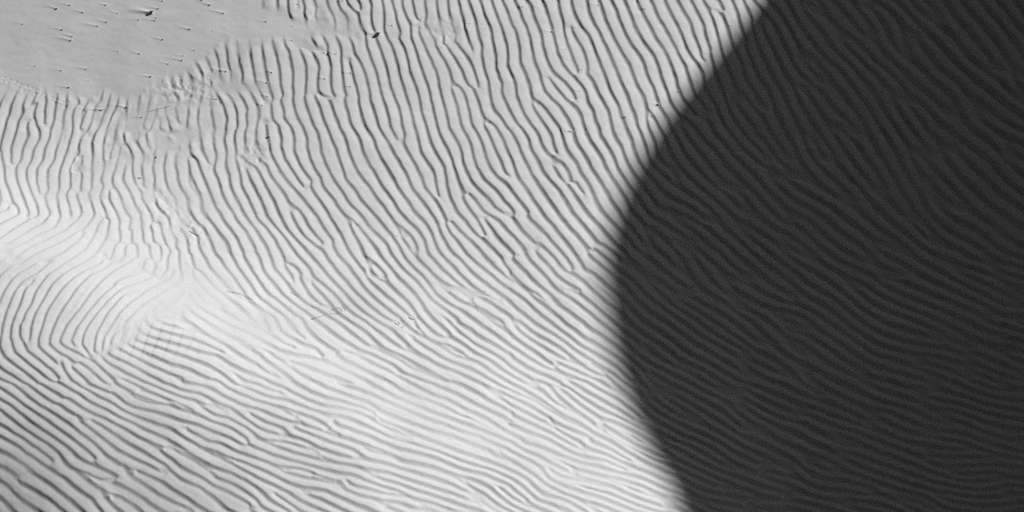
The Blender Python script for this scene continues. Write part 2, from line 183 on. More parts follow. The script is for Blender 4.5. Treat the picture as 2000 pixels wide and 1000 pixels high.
((0, 750), """0 30 130 120 250 210 360 280 470 360 590 450 680 520 740 570 750 610;110 0 210 90 310 170 430 240 540 310 650 400 750 470 810 540 850 580 950 630;210 0 320 80 410 150;330 0 430 70 480 110;460 160 570 240
0 120 90 170 170 240 260 320 380 390 480 460 560 520 600 580 700 630 820 680 930 710;10 210 90 280 180 350;0 320 90 370 200 440 310 520 400 590;0 410 80 450 170 510;250 400 350 460 460 530 490 610 560 660 680 690 780 750 900 790 1000 830 1120 900 1200 960
240 560 340 620 400 670 480 720;620 260 630 300 740 380 830 450 920 520 1030 570 1140 620 1290 700;620 250 730 290 850 360 960 440 1060 510 1180 570 1280 620 1340 680 1450 760 1580 820 1680 890 1760 970
470 0 600 70 700 140 800 190 930 260 1040 300 1150 370 1270 420 1400 480 1520 570 1640 640 1800 700 2000 800;540 120 660 200 780 260 900 310 1040 390 1160 460 1230 510 1330 590 1420 660 1560 730 1680 800 1800 850 1950 930
1190 470 1330 500 1450 560 1580 650 1700 740 1850 800 2000 900;680 40 770 100 880 150 980 220 1060 250 1200 310 1330 360 1440 410 1550 480 1660 550 1800 620 2000 730;900 80 970 150 1060 190 1180 210 1320 260 1450 300 1570 330 1680 390 1800 420 1900 480
690 10 830 60;1010 60 1050 110 1160 150 1270 160;1050 80 1150 110 1240 140;900 0 1010 50 1120 60 1250 100 1290 140 1400 200 1500 230 1650 290 1800 340 1920 420 1950 470;1060 0 1200 70 1330 120 1500 200
1170 0 1300 60 1420 100 1530 130 1580 190 1680 240 1800 270 1920 340 2000 400;1270 0 1420 50 1560 80 1680 140 1800 180 1850 230 2000 330;1540 130 1650 170 1760 210;1440 0 1600 20 1720 80 1850 150 2000 200;1740 0 1850 70 2000 130
1600 460 1720 460 1850 530 2000 590;1620 490 1750 560 1900 610 2000 660;1450 350 1540 400 1620 440;600 680 700 770 780 820;810 830 820 880 900 960 950 1000;820 830 930 880 1040 940 1110 1000;510 730 620 830 720 900 800 1000
300 720 430 810 550 900 650 1000;170 780 280 840 390 900 490 980;990 640 1000 700 1130 780 1250 870 1330 910 1500 980;1000 650 1130 700 1260 760 1350 840 1480 920 1600 990;180 910 290 980"""),
]
LINES = []
for (ou, ov), txt in TRACES:
    for ln in txt.replace("\n", ";").split(";"):
        q = np.array([float(k) for k in ln.split()]).reshape(-1, 2)
        LINES.append(q / 4.0 + np.array([ou, ov]))

def blend(pts, vals, u, v, rad, far=True):
    """Smooth average of scattered survey values at (u, v)."""
    num = [np.zeros_like(u) for _ in range(vals.shape[1])]; den = np.full_like(u, 1e-12)
    for (pu, pv), val in zip(pts, vals):
        d2 = ((u - pu) ** 2 + (v - pv) ** 2) / (rad * rad)
        w = np.exp(-d2) + 1e-4 / (1 + d2) ** 2
        den += w
        for k in range(len(num)): num[k] += w * val[k]
    return [q / den for q in num]

def bilinear(F, fx, fy):
    fx = np.clip(fx, 0, F.shape[1] - 1.001); fy = np.clip(fy, 0, F.shape[0] - 1.001)
    ix = fx.astype(np.int32); iy = fy.astype(np.int32); ax = fx - ix; ay = fy - iy
    return (F[iy, ix] * (1 - ax) + F[iy, ix + 1] * ax) * (1 - ay) + (F[iy + 1, ix] * (1 - ax) + F[iy + 1, ix + 1] * ax) * ay

class Sheet:
    """A field on a regular ground grid, looked up bilinearly."""
    def __init__(s, x0, y0, h, F): s.x0, s.y0, s.h, s.F = x0, y0, h, F
    def __call__(s, x, y): return bilinear(s.F, (x - s.x0) / s.h, (y - s.y0) / s.h)

def smoothstep(a, b, x):
    t = np.clip((x - a) / (b - a), 0, 1); return t * t * (3 - 2 * t)

def value_noise(x, y, seed, sc):
    """Plain lattice noise, -1..1."""
    r = np.random.RandomState(seed); T = r.rand(256, 256) * 2 - 1
    X, Y = x / sc + 1000, y / sc + 1000
    ix = np.floor(X).astype(np.int64); iy = np.floor(Y).astype(np.int64)
    ax = X - ix; ay = Y - iy; ax = ax * ax * (3 - 2 * ax); ay = ay * ay * (3 - 2 * ay)
    g = lambda i, j: T[j % 256, i % 256]
    return (g(ix, iy) * (1 - ax) + g(ix + 1, iy) * ax) * (1 - ay) + (g(ix, iy + 1) * (1 - ax) + g(ix + 1, iy + 1) * ax) * ay

# ---- where ripples are: 0 on the smooth flat, 1 on rippled sand
FLAT_EDGE = np.array([(-400, 182), (0, 186), (60, 184), (150, 186), (235, 190), (280, 186), (340, 148), (400, 118), (425, 96), (470, 88), (520, 80), (600, 66),
                      (690, 70), (640, 56), (560, 40), (520, 30), (515, 0), (505, -300)], float)
def inside_flat(u, v):
    """signed distance (picture units) to the flat's outline, positive inside"""
    poly = np.vstack([FLAT_EDGE, [(-400, -300)]])
    d = np.full(u.shape, 1e9); ins = np.zeros(u.shape, bool); n = len(poly)
    for i in range(n):
        ax, ay = poly[i]; bx, by = poly[(i + 1) % n]
        if i < len(FLAT_EDGE) - 1:
            ex, ey = bx - ax, by - ay; t = np.clip(((u - ax) * ex + (v - ay) * ey) / (ex * ex + ey * ey), 0, 1)
            d = np.minimum(d, np.hypot(u - ax - t * ex, v - ay - t * ey))
        if ay != by:
            c = ((ay > v) != (by > v)) & (u < (bx - ax) * (v - ay) / (by - ay) + ax); ins ^= c
    return np.where(ins, d, -d)

def build_fields():
    # --- large form of the ground: lean to the sun, summed down-sun
    h = 0.06
    s = np.arange(-9, 9, h); t = np.arange(-8, 8, h); S, T = np.meshgrid(s, t)
    gx, gy = S * SX - T * SY, S * SY + T * SX
    lum = (np.where(TONE[:, 2:3] > 85, TONE[:, 2:3] + 1.5, TONE[:, 2:3]) / 100 + 0.055) / 1.055; lum = lum ** 2.4
    H = np.zeros_like(S)
    for _ in range(3):
        u, v = project(gx, gy, H)
        L = blend(TONE[:, :2], lum, np.clip(u, -250, 2250), np.clip(v, -200, 1250), 78.0)[0]
        slipw = blend(SLIP[:, :2], SLIP[:, 2:3] / 100, np.clip(u, -250, 2250), np.clip(v, -200, 1250), 120.0)[0]
        fl = smoothstep(-30, 30, inside_flat(u, v))
        base = 0.43
        tilt = np.arcsin(np.clip(L / base * math.sin(SUN_EL), 0, 0.93)) - SUN_EL - np.arctan(0.60 * relief(slipw) / (1 - slipw)) * (1 - fl)
        out = np.exp(-np.clip(np.hypot(np.maximum(np.abs(u - 1000) - 1000, 0), np.maximum(np.abs(v - 500) - 500, 0)) / 500, 0, 5) ** 2)
        sl = np.tan(tilt) * out
        H = np.cumsum(sl[:, ::-1], axis=1)[:, ::-1] * h
        i0 = np.argmin(np.abs(s)); H -= H[np.argmin(np.abs(t)), i0]
        for _k in range(3):
            H[1:-1] = (H[:-2] + 2 * H[1:-1] + H[2:]) / 4
    Hst = Sheet(-9, -8, h, H)
    def base_h(x, y):
        ss, tt = x * SX + y * SY, -x * SY + y * SX
        r = np.hypot(x, y)
        return Hst(ss, tt) * (1 - smoothstep(5.5, 8.0, r))
    # --- ripple pattern: a phase field grown on the ground until neighbouring crests line up
    g = 0.0105; x0, x1, y0, y1 = -5.4, 5.4, -4.0, 3.7
    nx, ny = int((x1 - x0) / g), int((y1 - y0) / g)
    nx += nx % 2; ny += ny % 2
    X, Y = np.meshgrid(x0 + g * np.arange(nx), y0 + g * np.arange(ny))
    q = 4
    Xc, Yc = X[::q, ::q], Y[::q, ::q]
    Hc = base_h(Xc, Yc); e = 0.02
    u, v = project(Xc, Yc, Hc)
    uc, vc = np.clip(u, -120, 2120), np.clip(v, -100, 1100)
    a = np.radians(STRIKE[:, 2]); pts, nrm = [STRIKE[:, :2]], [np.stack([np.cos(a), -np.sin(a)], 1)]
    gu, gv = blend(STRIKE[:, :2], nrm[0], uc, vc, 55.0)
    for L in LINES:
        du, dv = np.diff(L[:, 0]), np.diff(L[:, 1]); ln = np.hypot(du, dv) + 1e-9; m = (L[1:] + L[:-1]) / 2
        n_ = np.stack([dv / ln, -du / ln], 1); n_[(n_ @ np.array([0.9, -0.3])) < 0] *= -1
        pts.append(m[::2]); nrm.append(n_[::2] * 1.0)
    nu, nv = blend(np.vstack(pts), np.vstack(nrm), uc, vc, 20.0)
    far = smoothstep(1240, 1300, uc - 0.25 * np.abs(vc - 500)); nu, nv = nu * (1 - far) + gu * far, nv * (1 - far) + gv * far
    n = np.hypot(nu, nv); nu /= n; nv /= n
    lam = blend(SPACE[:, :2], SPACE[:, 2:3], uc, vc, 60.0)[0]
    ku, kv = nu / lam, nv / lam                                  # cycles per picture unit -> cycles per metre of ground
    ux, vx = project(Xc + e, Yc, base_h(Xc + e, Yc)); uy, vy = project(Xc, Yc + e, base_h(Xc, Yc + e))
    kx = (ku * (ux - u) + kv * (vx - v)) / e; ky = (ku * (uy - u) + kv * (vy - v)) / e
    wob = np.radians(WOB) * np.clip(far + 0.15, 0, 1) * (value_noise(u, v, 11, 75.0) + 0.6 * value_noise(u, v, 12, 38.0)); wl = 1 + 0.10 * value_noise(u, v, 13, 60.0)
    kx, ky = (kx * np.cos(wob) - ky * np.sin(wob)) * wl, (kx * np.sin(wob) + ky * np.cos(wob)) * wl
    up = lambda F: Sheet(x0, y0, g * q, F)(X, Y)
    KX, KY = up(kx), up(ky); KM, KA = np.hypot(KX, KY), np.arctan2(KY, KX)
    # bank of oriented filters
    angs = np.arange(math.floor(math.degrees(KA.min()) / 12) * 12, math.degrees(KA.max()) + 12, 12.0)
    lk = np.log(KM); step = 0.30; mags = np.arange(lk.min(), lk.max() + step, step)
    fx = np.fft.fftfreq(nx, g)[None, :]; fy = np.fft.fftfreq(ny, g)[:, None]
    bank = []
    for A in angs:
        wa = np.clip(1 - np.abs(np.degrees(KA) - A) / 12, 0, 1)
        for m in mags:
            w = wa * np.clip(1 - np.abs(lk - m) / step, 0, 1)
            if w.max() < 0.02: continue
            r = math.exp(m); cx, cy = r * math.cos(math.radians(A)), r * math.sin(math.radians(A))
            sl, st = SLW * r, STW * r                          # along / across the wave vector
            rx, ry = fx - cx, fy - cy; ca, sa = cx / r, cy / r
            G = np.exp(-0.5 * (((rx * ca + ry * sa) / sl) ** 2 + ((-rx * sa + ry * ca) / st) ** 2))
            rows = np.where(w.max(1) > 0)[0]; cols = np.where(w.max(0) > 0)[0]
            bank.append((G.astype(np.float32), w.astype(np.float32)))
    # followed lines as phase seeds
    zl = np.zeros((ny, nx), complex); base_ph = 2 * math.pi * 0.16
    for L in LINES:
        px, py = ground(L[:, 0], L[:, 1], 0.0)
        for _ in range(10):
            hz = base_h(px, py); px, py = ground(L[:, 0], L[:, 1], hz)
        R = 0.09
        i0, i1 = int((px.min() - R - x0) / g), int((px.max() + R - x0) / g) + 2; j0, j1 = int((py.min() - R - y0) / g), int((py.max() + R - y0) / g) + 2
        i0, j0, i1, j1 = max(i0, 0), max(j0, 0), min(i1, nx), min(j1, ny)
        if i1 - i0 < 2 or j1 - j0 < 2: continue
        bx, by = X[j0:j1, i0:i1], Y[j0:j1, i0:i1]; best = np.full(bx.shape, 1e9); ddx = np.zeros(bx.shape); ddy = np.zeros(bx.shape)
        for k in range(len(px) - 1):
            ex, ey = px[k + 1] - px[k], py[k + 1] - py[k]; t_ = np.clip(((bx - px[k]) * ex + (by - py[k]) * ey) / (ex * ex + ey * ey + 1e-12), 0, 1)
            qx, qy = bx - px[k] - t_ * ex, by - py[k] - t_ * ey; d2 = qx * qx + qy * qy; m = d2 < best
            best = np.where(m, d2, best); ddx = np.where(m, qx, ddx); ddy = np.where(m, qy, ddy)
        km = KM[j0:j1, i0:i1]; sg = np.sign(ddx * KX[j0:j1, i0:i1] + ddy * KY[j0:j1, i0:i1]); d = np.sqrt(best) * km
        along = np.abs(ddx * KX[j0:j1, i0:i1] + ddy * KY[j0:j1, i0:i1]) / (np.sqrt(best) * km + 1e-9)
        zl[j0:j1, i0:i1] += np.exp(-(d / 0.40) ** 2) * np.exp(1j * (2 * math.pi * sg * d + base_ph)) * np.clip(along * 1.3, 0, 1)
    zl = zl / np.maximum(np.abs(zl), 0.5)
    rng = np.random.RandomState(SEED)
    z = np.exp(2j * math.pi * rng.rand(ny, nx))
    for it in range(ITERS):
        if it == ITERS - 2: z = z * 0.25 + zl
        if it == ITERS - 1: z = z * 0.55 + zl
        F = np.fft.fft2(z); zn = np.zeros_like(z)
        for G, w in bank: zn += w * np.fft.ifft2(F * G)
        mag = np.abs(zn); z = zn / (mag + 1e-9)
    strength = mag / np.median(mag)
    z = z + 0.75 * zl; z = z / (np.abs(z) + 1e-9)
    ax, ay = np.gradient(z, g, axis=1), np.gradient(z, g, axis=0)
    loc = np.sqrt(np.abs(ax) ** 2 + np.abs(ay) ** 2) / (2 * math.pi * KM)
    for _ in range(2):
        for F_ in (loc, strength):
            F_[1:-1] = (F_[:-2] + 2 * F_[1:-1] + F_[2:]) / 4; F_[:, 1:-1] = (F_[:, :-2] + 2 * F_[:, 1:-1] + F_[:, 2:]) / 4
    strength = smoothstep(0.25, 0.9, strength) * np.clip(1 / np.maximum(loc, 0.2), 0.25, 1.15)
    return dict(base_h=base_h, X=X, Y=Y, z=z, mag=strength, x0=x0, y0=y0, g=g, KM=KM, KX=KX, KY=KY, nb=len(bank))
SEED = 5; ITERS = 5; WOB = 11.0; SLW = 0.30; STW = 0.28; SEEDF = None

# width of the slip faces as a share of the spacing
SLIP = np.array([float(q) for q in """
200 850 30 50 950 30 300 920 32 60 580 25 60 280 25 300 300 24 700 330 25 700 100 23 1000 100 24 1300 100 27 1240 410 33 800 550 32 1000 450 29 500 450 28 1100 600 38 900 700 38
450 720 32 600 950 35 700 820 38 1000 900 44 1200 900 46 1200 750 42 800 950 39 400 900 30 600 650 35 1400 400 34 1600 200 34 1600 600 38 1500 900 42 1850 850 38 1850 400 36 1900 100 40""".split()]).reshape(-1, 3)

SLIP[:, 2] += 3.0

def profile(t, w=0.27):
    """ripple cross-section, 0..1 along the way up-sun: steep slip face, sharp brink, long convex windward slope"""
    t = t % 1.0
    a = np.clip(t / w, 0, 1); b = np.clip((t - w) / (1 - w), 0, 1)
    return np.where(t < w, 0.45 * a + 0.55 * a * a, 1 - 0.45 * b - 0.55 * b * b)

def soft_profile(t, w, e):
    return (profile(t - e, w) + 2 * profile(t, w) + profile(t + e, w)) / 4

def relief(w):
    """ripple height over spacing"""
    return 0.101 + 0.15 * (w - 0.30)

# ================================================================ materials (greys: the picture is black and white)
def new_mat(name):
    m = bpy.data.materials.new(name); m.use_nodes = True
    return m, m.node_tree, m.node_tree.nodes["Principled BSDF"]

def sand_material():
    m, t, p = new_mat("sand")
    tc = t.nodes.new("ShaderNodeTexCoord")
    def noise(scale, detail=2.0, rough=0.5):
        n = t.nodes.new("ShaderNodeTexNoise"); n.inputs["Scale"].default_value = scale; n.inputs["Detail"].default_value = detail
        n.inputs["Roughness"].default_value = rough; t.links.new(tc.outputs["Object"], n.inputs["Vector"]); return n
    def math_(op, a, b):
        n = t.nodes.new("ShaderNodeMath"); n.operation = op
        for k, q in enumerate((a, b)):
            if isinstance(q, (int, float)): n.inputs[k].default_value = q
            else: t.links.new(q, n.inputs[k])
        return n.outputs[0]
    grain = noise(260.0, 1.0, 0.6); patch = noise(2.2, 3.0); fleck = noise(70.0, 2.0)
    a = math_('MULTIPLY', math_('SUBTRACT', grain.outputs["Fac"], 0.5), 0.42)
    b = math_('MULTIPLY', math_('SUBTRACT', patch.outputs["Fac"], 0.5), 0.05)
    c = math_('MULTIPLY', math_('SUBTRACT', fleck.outputs["Fac"], 0.5), 0.045)
    v = math_('ADD', math_('ADD', 0.40, a), math_('ADD', b, c))
    cc = t.nodes.new("ShaderNodeCombineColor")
    for k in range(3): t.links.new(v, cc.inputs[k])
    t.links.new(cc.outputs[0], p.inputs["Base Color"])
    p.inputs["Roughness"].default_value = 1.0; p.inputs["Specular IOR Level"].default_value = 0.08
    bump = t.nodes.new("ShaderNodeBump"); bump.inputs["Strength"].default_value = 0.35; bump.inputs["Distance"].default_value = 0.0012
    bn = noise(180.0, 2.0, 0.6); t.links.new(bn.outputs["Fac"], bump.inputs["Height"]); t.links.new(bump.outputs["Normal"], p.inputs["Normal"])
    return m

def plain_material(name, lo, hi, scale, rough=0.85):
    m, t, p = new_mat(name)
    tc = t.nodes.new("ShaderNodeTexCoord"); n = t.nodes.new("ShaderNodeTexNoise"); n.inputs["Scale"].default_value = scale
    n.inputs["Detail"].default_value = 4.0; t.links.new(tc.outputs["Object"], n.inputs["Vector"])
    r = t.nodes.new("ShaderNodeValToRGB"); r.color_ramp.elements[0].position = 0.3; r.color_ramp.elements[1].position = 0.7
    r.color_ramp.elements[0].color = (lo, lo, lo, 1); r.color_ramp.elements[1].color = (hi, hi, hi, 1)
    t.links.new(n.outputs["Fac"], r.inputs["Fac"]); t.links.new(r.outputs["Color"], p.inputs["Base Color"]); p.inputs["Roughness"].default_value = rough
    return m

SAND = sand_material()
DARK = plain_material("dark_stone", 0.02, 0.07, 140.0, 0.7)
PALE = plain_material("pale_shell", 0.7, 0.85, 90.0, 0.5)
STRAW = plain_material("dry_straw", 0.30, 0.46, 60.0, 0.6)
TWIG = plain_material("dark_twig", 0.20, 0.36, 90.0, 0.8)

def grid_mesh(name, X, Y, Z, mat):
    """regular rows and columns of points -> one smooth quad sheet"""
    ny, nx = Z.shape; me = bpy.data.meshes.new(name)
    co = np.empty((ny * nx, 3), np.float32); co[:, 0] = X.ravel(); co[:, 1] = Y.ravel(); co[:, 2] = Z.ravel()
    i = (np.arange(ny - 1)[:, None] * nx + np.arange(nx - 1)[None, :]).ravel()
    f = np.stack([i, i + 1, i + nx + 1, i + nx], 1).astype(np.int32)
    me.vertices.add(len(co)); me.vertices.foreach_set("co", co.ravel())
    me.loops.add(f.size); me.loops.foreach_set("vertex_index", f.ravel())
    me.polygons.add(len(f)); me.polygons.foreach_set("loop_start", np.arange(0, f.size, 4, dtype=np.int32))
    me.polygons.foreach_set("use_smooth", np.ones(len(f), bool))
    me.materials.append(mat); me.update(calc_edges=True)
    o = bpy.data.objects.new(name, me); scene.collection.objects.link(o)
    return o

# ================================================================ the sand
D = build_fields(); base_h = D["base_h"]; print("fields", round(time.time() - T0, 1), D["nb"])
zs = Sheet(D["x0"], D["y0"], D["g"], D["z"]); ks = Sheet(D["x0"], D["y0"], D["g"], D["KM"]); cs = Sheet(D["x0"], D["y0"], D["g"], np.minimum(D["mag"], 1.5))

# little things lying on the sand: (u, v of the thing, u, v where its wind tail runs out, size in picture units)
TAILS = np.array([float(q) for q in """
137 10 116 6 3 111 17 89 10 4 162 24 140 18 3 207 10 190 5 3 230 26 211 20 2.5 309 17 284 12 3 297 26 250 18 9 306 35 290 33 2.5 303 40 278 36 3
271 39 255 37 2.5 318 2 298 -2 3 395 1 378 -3 3 410 10 388 3 3.5 437 26 402 17 3.5 209 43 186 38 3 191 51 160 44 3 45 47 30 43 2 122 58 100 54 3
141 71 118 65 3 139 79 108 72 3.5 371 57 345 51 3.5 318 77 294 72 3 231 100 216 97 2 273 105 254 100 3 380 98 366 93 2 358 109 338 106 2
356 118 322 111 3 329 125 310 120 2.5 69 129 52 126 2 120 138 100 134 2.5 169 135 146 131 2.5 174 158 158 155 1.6 295 150 268 147 3.5 135 171 112 168 3.5
442 140 408 133 3.5 423 194 396 190 3 247 210 218 205 4 277 229 258 228 3 201 215 160 213 4 520 42 502 40 3 572 51 562 49 2 670 3 655 1 3
740 69 716 65 8 571 79 552 76 2.5 531 143 517 138 3 635 155 620 152 3 685 143 668 141 2.5 685 170 670 168 2.5 521 162 500 158 3 523 189 506 183 2.5
513 207 494 199 2.5 657 106 640 103 2.5 634 104 612 101 3 582 8 570 6 2.5 766 51 752 48 2 918 47 904 45 2 949 56 932 54 2 1021 15 1010 14 2
1078 62 1056 60 3 1106 97 1090 96 2 1137 137 1124 134 2 1133 178 1118 176 2 1260 19 1250 17 2 1222 230 1208 228 2.5 1169 11 1150 9 3 1430 52 1420 51 2
1115 258 1102 257 3.5 525 268 512 269 3 275 348 262 347 3 193 317 187 315 2 776 462 770 460 1.6 968 513 962 511 1.8 948 571 942 568 2 1285 205 1272 201 5 1325 179 1316 177 2.5""".split()]).reshape(-1, 5)

def place(u, v):
    """the spot on the ground seen at (u, v)"""
    z = 0.0
    for _ in range(12):
        x, y = ground(u, v, z); z = float(base_h(np.array([x]), np.array([y]))[0])
    return float(x), float(y)

def fan(n, first, total):
    """n growing steps that add up to about total"""
    lo, hi = 1.0, 3.0
    for _ in range(60):
        r = (lo + hi) / 2; sm = first * (r ** n - 1) / (r - 1) if r > 1.0001 else first * n
        lo, hi = (r, hi) if sm < total else (lo, r)
    return np.cumsum(first * r ** np.arange(n))

STEP = 0.0075
bx0, bx1, by0, by1 = -5.15, 5.15, -3.72, 3.56
xi = np.arange(bx0, bx1, STEP); yi = np.arange(by0, by1, STEP); out = fan(34, STEP * 1.3, 900.0)
xs = np.concatenate([(xi[0] - out)[::-1], xi, xi[-1] + out]); ys = np.concatenate([(yi[0] - out)[::-1], yi, yi[-1] + out])
GX, GY = np.meshgrid(xs, ys)
GZ = base_h(GX, GY)
nf = len(out); sl = (slice(nf, nf + len(yi)), slice(nf, nf + len(xi)))
PX, PY, PH = GX[sl], GY[sl], GZ[sl]
PU, PV = project(PX, PY, PH)

def ripples():
    zc = zs(PX, PY); lam = 1.0 / ks(PX, PY)
    jag = 16 * value_noise(PU, PV, 31, 26.0) + 8 * value_noise(PU, PV, 32, 11.0)
    amp = smoothstep(18, -26, inside_flat(PU, PV) + jag)
    def blot(u, v, ru, rv, k):
        return 1 - (1 - k) * np.exp(-(((PU - u) / ru) ** 2 + ((PV - v) / rv) ** 2) ** 1.5)
    for b in [(300, 235, 42, 20, 0.25), (205, 330, 34, 16, 0.45), (445, 172, 75, 12, 0.15), (385, 205, 40, 10, 0.4), (345, 190, 45, 22, 0.5), (310, 282, 40, 12, 0.5), (495, 305, 26, 22, 0.5),
              (560, 64, 60, 12, 0.3), (870, 62, 26, 14, 0.5), (350, 430, 20, 60, 0.6), (370, 570, 100, 46, 0.15), (230, 515, 130, 42, 0.6), (500, 640, 105, 42, 0.35), (110, 462, 110, 28, 0.55), (640, 715, 100, 38, 0.55), (790, 790, 120, 38, 0.6), (930, 860, 120, 36, 0.7), (1100, 920, 120, 30, 0.8), (40, 950, 130, 80, 0.7), (90, 830, 260, 130, 0.82), (12, 505, 42, 26, 0.4), (345, 965, 150, 60, 0.68), (225, 965, 60, 50, 0.75), (308, 612, 52, 22, 0.25), (265, 640, 45, 16, 0.55), (10, 930, 55, 40, 0.7), (60, 985, 45, 20, 0.75), (255, 655, 40, 18, 0.6),
              (395, 55, 20, 20, 0.3)]:
        amp = amp * blot(*b)
    amp = amp * (1 + 0.20 * value_noise(PU, PV, 33, 45.0))
    # belt of broken ground along the flat: ripples chopped and shoved about
    belt = np.zeros_like(PU)
    for (u, v, ru, rv, k) in [(270, 265, 170, 62, 1.0), (320, 420, 70, 60, 0.7), (590, 55, 90, 45, 0.9), (430, 165, 70, 40, 0.8), (870, 65, 60, 40, 0.6), (220, 400, 190, 60, 0.5)]:
        belt = np.maximum(belt, k * np.exp(-(((PU - u) / ru) ** 2 + ((PV - v) / rv) ** 2) ** 2))
    amp = amp * (1 - belt + belt * np.clip(0.75 + 1.1 * value_noise(PU, PV, 71, 24.0) + 0.4 * value_noise(PU, PV, 72, 11.0), 0.05, 1.25))
    ph = np.angle(zc) / (2 * math.pi) + (0.055 + 0.10 * belt) * value_noise(PU, PV, 73, 30.0) + (0.03 + 0.06 * belt) * value_noise(PU, PV, 74, 13.0)
    q = 12; wc = blend(SLIP[:, :2], SLIP[:, 2:3] / 100, PU[::q, ::q], PV[::q, ::q], 120.0)[0]
    w = Sheet(xi[0], yi[0], STEP * q, wc)(np.minimum(PX, xi[0] + STEP * q * (wc.shape[1] - 1.01)), np.minimum(PY, yi[0] + STEP * q * (wc.shape[0] - 1.01)))
    r = soft_profile(ph, w, np.clip((w - 0.25) * 0.25, 0.012, 0.06)) * np.clip(np.abs(zc) * 1.25, 0, 1) * cs(PX, PY) * amp * lam * relief(w)
    # second, older set of ripples crossing the first in the hollow at lower left
    cr = np.exp(-(((PU - 285) / 100) ** 2 + ((PV - 665) / 38) ** 2) ** 1.5)
    r += cr * 0.36 * 0.095 * 0.08 * profile((PU * math.cos(0.35) + PV * math.sin(0.35) * 0.9) / 20.5 + 0.06 * value_noise(PU, PV, 41, 30.0))
    # sand disturbed round the straw and in the broken belt
    for (u, v, ru, rv, k) in [(360, 175, 55, 26, 1.0), (500, 300, 30, 26, 1.0), (320, 410, 26, 30, 0.7), (370, 440, 30, 30, 0.7), (390, 470, 20, 16, 0.7), (870, 65, 30, 16, 0.6), (790, 628, 24, 10, 0.7), (20, 930, 60, 60, 0.10)]:
        w = np.exp(-(((PU - u) / ru) ** 2 + ((PV - v) / rv) ** 2) ** 1.5) * k
        r += w * 0.0045 * (value_noise(PU, PV, 51, 9.0) + 0.7 * value_noise(PU, PV, 52, 5.0) - 0.3)
    return r

PZ = PH + ripples()
# faint unevenness of the smooth flat
PZ += 0.0022 * value_noise(PX, PY, 61, 0.22) + 0.0009 * value_noise(PX * 0.6 + 0.2 * PY, PY * 1.3, 63, 0.07) + 0.0004 * value_noise(PX + 0.5 * PY, PY, 62, 0.05)

def dent(x, y, rx, ang, ry, fn):
    """apply fn(local along, local across) to the sand within a box round (x, y)"""
    R = max(rx, ry) * 1.2
    i0, i1 = np.searchsorted(xi, (x - R, x + R)); j0, j1 = np.searchsorted(yi, (y - R, y + R))
    if i1 - i0 < 2 or j1 - j0 < 2: return
    X, Y = PX[j0:j1, i0:i1] - x, PY[j0:j1, i0:i1] - y; c, s_ = math.cos(ang), math.sin(ang)
    PZ[j0:j1, i0:i1] += fn(X * c + Y * s_, -X * s_ + Y * c)

things = []
for (u, v, tu, tv, sz) in TAILS:
    x, y = place(u, v); tx, ty = place(tu, tv); L = math.hypot(tx - x, ty - y) * 1.25; ang = math.atan2(ty - y, tx - x)
    hgt = 0.0018 * sz; wd = 0.0060 + 0.0030 * sz
    def tail(a, b, L=L, hgt=hgt, wd=wd):
        k = np.clip(1 - a / L, 0, 1) * smoothstep(-0.02, 0.004, a); ww = wd * (0.55 + 0.9 * np.clip(a / L, 0, 1))
        return hgt * k ** 1.3 * np.clip(1 - np.where(b > 0, b / (ww * 1.15), -b / (ww * 1.6)), 0, 1) ** 1.15
    dent(x, y, L, ang, wd * 3, tail)
    things.append((u, v, x, y, sz, ang))
# tracks of a small animal: pairs of pits
rt = np.random.RandomState(4)
for k in range(13):
    u = 8 + k * 10.2; v = 154 + k * 4.3
    for s_ in (-1, 1):
        x, y = place(u + s_ * 2.4 + rt.randn() * 1.2, v - s_ * 3.0 + rt.randn() * 1.0)
        dent(x, y, 0.016, 0.0, 0.016, lambda a, b: -0.006 * np.exp(-(a * a + b * b) / (2 * 0.0052 ** 2)))
GZ[sl] = PZ
ground_o = grid_mesh("sand_ground", GX, GY, GZ, SAND); ground_o["kind"] = "structure"; ground_o["label"] = "rippled pale sand sheet with a smooth flat and one long sunlit slope"
surf = Sheet(xi[0], yi[0], STEP, PZ)
print("ground", round(time.time() - T0, 1), GX.size)

# ================================================================ the dune up-sun whose crest throws the shadow
EDGE = np.array([(1512, 0), (1470, 60), (1390, 150), (1340, 212), (1290, 282), (1252, 350), (1226, 410), (1206, 480), (1200, 540), (1205, 600), (1213, 650), (1226, 720),
                 (1246, 790), (1272, 850), (1302, 920), (1338, 1000)], float)
ep = np.array([place(u, v) for u, v in EDGE + np.array([-34, 0]) + np.array([14, 0]) * smoothstep(700, 1000, EDGE[:, 1:2])]); es = ep[:, 0] * SX + ep[:, 1] * SY; et = -ep[:, 0] * SY + ep[:, 1] * SX; eh = base_h(ep[:, 0], ep[:, 1])
o_ = np.argsort(et); es, et, eh = es[o_], et[o_], eh[o_]
print("edge s", es.round(2), "t", et.round(2))
tip = es.min(); REACH = 19.0
tq = np.arange(-16, 16.01, 0.1)
sP = np.interp(tq, et, es); hP = np.interp(tq, et, eh)
k0 = (es[2] - es[0]) / (et[2] - et[0]); k1 = (es[-1] - es[-3]) / (et[-1] - et[-3])
lo, hi = tq < et[0], tq > et[-1]
sP[lo] = es[0] + k0 * (tq[lo] - et[0]); sP[hi] = es[-1] + k1 * (tq[hi] - et[-1])
ker = np.hanning(9); ker /= ker.sum(); pad = lambda a: np.convolve(np.pad(a, 4, 'edge'), ker, 'valid')
sP = pad(sP)
reach = np.maximum(REACH - 0.8 * (sP - tip), 3.0)
sc_ = sP + reach; zc_ = hP + reach * math.tan(SUN_EL)
ds = np.concatenate([np.arange(-14, -1.5, 0.35), np.arange(-1.5, 1.5, 0.08), np.arange(1.5, 50, 1.2)])
TT, DS = np.meshgrid(tq, ds, indexing='ij'); SS = DS + sc_[:, None]
gr = math.tan(math.radians(37))
hd = zc_[:, None] - np.where(DS < 0, -DS * gr, DS * math.tan(math.radians(10)))
